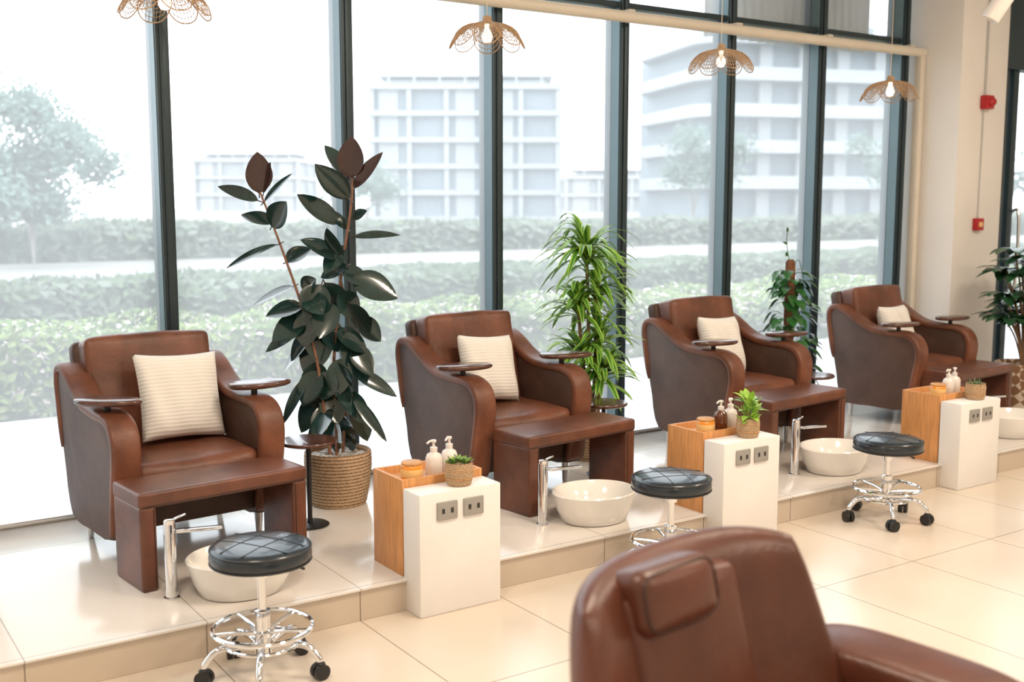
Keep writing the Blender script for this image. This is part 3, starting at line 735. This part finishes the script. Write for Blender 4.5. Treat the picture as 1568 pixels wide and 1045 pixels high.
def hedge(name,x0,x1,y0,y1,h,step,sc,amp,n,ls,mats,wts,fx0,fx1,seed):
    """dense shrub row: displaced dark core plus thousands of leaf blades"""
    bm=bmesh.new(); nx=int((x1-x0)/step); zb=-.118; w=y1-y0; prof=[]
    def H(x,y): return h*(.88+.22*noise.noise(Vector((x*sc,y*sc,seed))))-.03
    m=4; k=max(4,int(w/step)); rows=[]
    for i in range(nx+1):
        x=x0+i*step; row=[]
        for j in range(m): 
            z=zb+(H(x,y0)-zb)*j/m; row.append((x,y0+.03+amp*.5*noise.noise(Vector((x*sc*2,z*sc*2,1))),z))
        for j in range(k+1):
            y=y0+.08+(w-.16)*j/k; row.append((x,y,H(x,y)))
        for j in range(m-1,-1,-1): row.append((x,y1-.03,zb+(H(x,y1)-zb)*j/m))
        rows.append([bm.verts.new(q) for q in row])
    for A,B in zip(rows,rows[1:]):
        for j in range(len(A)-1): bm.faces.new((A[j],A[j+1],B[j+1],B[j]))
    ob=fin(name,bm,HCORE,ang=30)
    rnd=random.Random(seed); T=[]; I=[]; A_top=w; A_side=h-zb
    for q in range(n):
        x=rnd.uniform(fx0,fx1)
        if rnd.random()<A_top/(A_top+A_side): y=rnd.uniform(y0,y1); z=H(x,y)+rnd.uniform(-.3,1)*amp*.6
        else: y=y0+rnd.uniform(-.8,.5)*amp*.6; z=rnd.uniform(zb+.03,H(x,y0)); 
        nn=noise.noise(Vector((x*1.3,y*1.3,z*1.3+seed)))
        r=rnd.random(); c=0
        if r<wts[1]*(1+nn*1.2): c=1
        elif len(wts)>2 and r<wts[1]+wts[2]*(1+2.6*nn): c=2
        T.append(leafquad(Vector((x,y,z)),ls*rnd.uniform(.6,1.3)*(.8 if c==2 else 1),rnd)); I.append(c)
    tris('foliage',T,mats,I,ob)
hedge('flowering_hedge',-8,24,8.42,10.0,.64,.10,1.6,.10,60000,.045,[HLEAF,HLEAF2,HFLOW],(0,.35,.22),.5,17,3)
hedge('clipped_hedge',-15,45,15.2,17,.50,.3,1.0,.16,30000,.09,[HFAR,HFAR2],(0,.3),2,34,7)
hedge('shrub_row',-30,90,34,37,.85,.6,.4,.3,22000,.2,[HFAR2,HFAR],(0,.2),5,75,9)
def tree(x,y,h,r,seed,n=2600,lo=.45):
    rnd=random.Random(seed); E=empty('tree',(x,y,-.12))
    bm=bmesh.new(); cl=[]
    for k in range(13):
        a=rnd.uniform(0,2*pi); q=r*rnd.uniform(.2,.95); cz=h*rnd.uniform(lo,.92); c=Vector((q*math.cos(a),q*math.sin(a),cz)); cl.append(c)
        tube_bm(bm,catmull([(0,0,0),(c.x*.10,c.y*.10,h*.3),(c.x*.5,c.y*.5,cz*.8),c],4),.018*h/5,6,rfn=lambda t:1.3-t)
    cl.append(Vector((0,0,h*.95)))
    fin('trunk',bm,BARK,E)
    T=[]
    for k in range(n):
        c=rnd.choice(cl); v=Vector((rnd.gauss(0,1),rnd.gauss(0,1),rnd.gauss(0,.7)))*r*.17
        T.append(leafquad(c+v,r*.045,rnd))
    tris('foliage',T,[TREE],[0]*n,E)
tree(5.9,31.5,4.5,2.3,1,8000,.36); tree(47,50,6.0,3.4,4,4000); tree(60,44,6,3.4,6,4000); tree(33,66,4.5,3,7); tree(79,46,6,4,8)
def cw(D,r): return (.559*D+.829*r,.829*D-.559*r)
def office(name,D,r,w,d,floors,fh,bays,rz,base=0,m=(BW,BG)):
    x,y=cw(D,r); E=empty(name,(x,y,-.12),rz); bm=bmesh.new(); H=floors*fh+base
    addbox(bm,(0,d/2+.4,H/2),(w-1,d,H),mi=1)
    for f in range(floors+1): addbox(bm,(0,d/2,base+f*fh),(w,d+.9,.55),mi=0)
    for b in range(bays+1):
        addbox(bm,(-w/2+.3+(w-.6)*b/bays,.1,H/2),(.5,.7,H),mi=0); 
    for b in range(3):
        for s in (-1,1): addbox(bm,(s*(w/2-.25),.3+d*b/2.2,H/2),(.6,.6,H),mi=0)
    for b in (0,2,3): addbox(bm,(-w/2+w*(b+.5)/bays,.35,H/2),(w/bays*.5,.4,H),mi=0)
    addbox(bm,(0,d/2,H+.5),(w*.85,d*.7,.9),mi=0); addbox(bm,(0,d/2,H+1.3),(w*.92,d*.8,.25),mi=0)
    for b in range(7): addbox(bm,(-w*.4+w*.8*b/6,.9,H+.7),(.2,.2,1.2),mi=0)
    fin('facade',bm,list(m),E,smooth=False)
office('office_building',120,-5.0,20.5,14,5,2.8,5,CAMR)
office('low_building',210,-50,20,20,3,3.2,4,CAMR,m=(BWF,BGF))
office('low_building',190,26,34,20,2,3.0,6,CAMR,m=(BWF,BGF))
def apart(name,D,r,w,d,floors,fh,rz):
    x,y=cw(D,r); E=empty(name,(x,y,-.12),rz); bm=bmesh.new(); H=floors*fh
    addbox(bm,(0,d/2+1.2,H/2),(w-3,d,H),mi=1)
    for b in range(6): addbox(bm,(-w/2+3+(w-6)*b/5,1.0,H/2),(1.2,.9,H),mi=0)
    for f in range(1,floors+1):
        z=f*fh
        for zz,hh,ins in ((z,.35,0),(z+.55,.75,.0)):
            pts=[]
            R=3.0
            for cx,cy,a0 in ((w/2-R,R-1.2,-pi/2),(w/2-R,d-R,0),(-w/2+R,d-R,pi/2),(-w/2+R,R-1.2,pi)):
                for i in range(7):
                    a=a0+pi/2*i/6; pts.append((cx+R*math.cos(a),cy+R*math.sin(a)))
            A=[bm.verts.new((p[0],p[1],zz-hh/2)) for p in pts]; B=[bm.verts.new((p[0],p[1],zz+hh/2)) for p in pts]
            bm.faces.new(A[::-1]); bm.faces.new(B)
            for i in range(len(pts)): bm.faces.new((A[i],A[(i+1)%len(pts)],B[(i+1)%len(pts)],B[i]))
    addbox(bm,(2,d/2,H+1.2),(w*.4,d*.5,2.4),mi=0)
    fin('facade',bm,[BW,BG],E,smooth=False)
apart('apartment_building',100,28,25,16,5,3.1,CAMR+.25)

# ------------------------------------------------------------------ world & lights
W=bpy.data.worlds.new('World'); S.world=W; W.use_nodes=True
bgn=W.node_tree.nodes['Background']; bgn.inputs[0].default_value=(.92,.96,1,1); bgn.inputs[1].default_value=3.6
def area(x,y,z,sx,sy,e,col=(1,.84,.67),rot=(0,0,0)):
    l=bpy.data.lights.new('ceiling_light','AREA'); l.shape='RECTANGLE'; l.size=sx; l.size_y=sy; l.energy=e; l.color=col
    o=bpy.data.objects.new('ceiling_light',l); S.collection.objects.link(o); o.location=(x,y,z); o.rotation_euler=rot
for x in (0,3,6): 
    area(x,1.9,CH-.05,.8,.8,68); area(x+.5,-1.5,CH-.05,.8,.8,65)

# ------------------------------------------------------------------ camera
c=bpy.data.cameras.new('camera'); c.sensor_width=36; c.lens=1690/1568*36; c.clip_end=800
c.dof.use_dof=True; c.dof.focus_distance=4.9; c.dof.aperture_fstop=2.4
co=bpy.data.objects.new('camera',c); S.collection.objects.link(co)
co.location=(0,0,1.6); co.rotation_euler=(math.radians(90-7.15),0,math.radians(-34))
S.camera=co
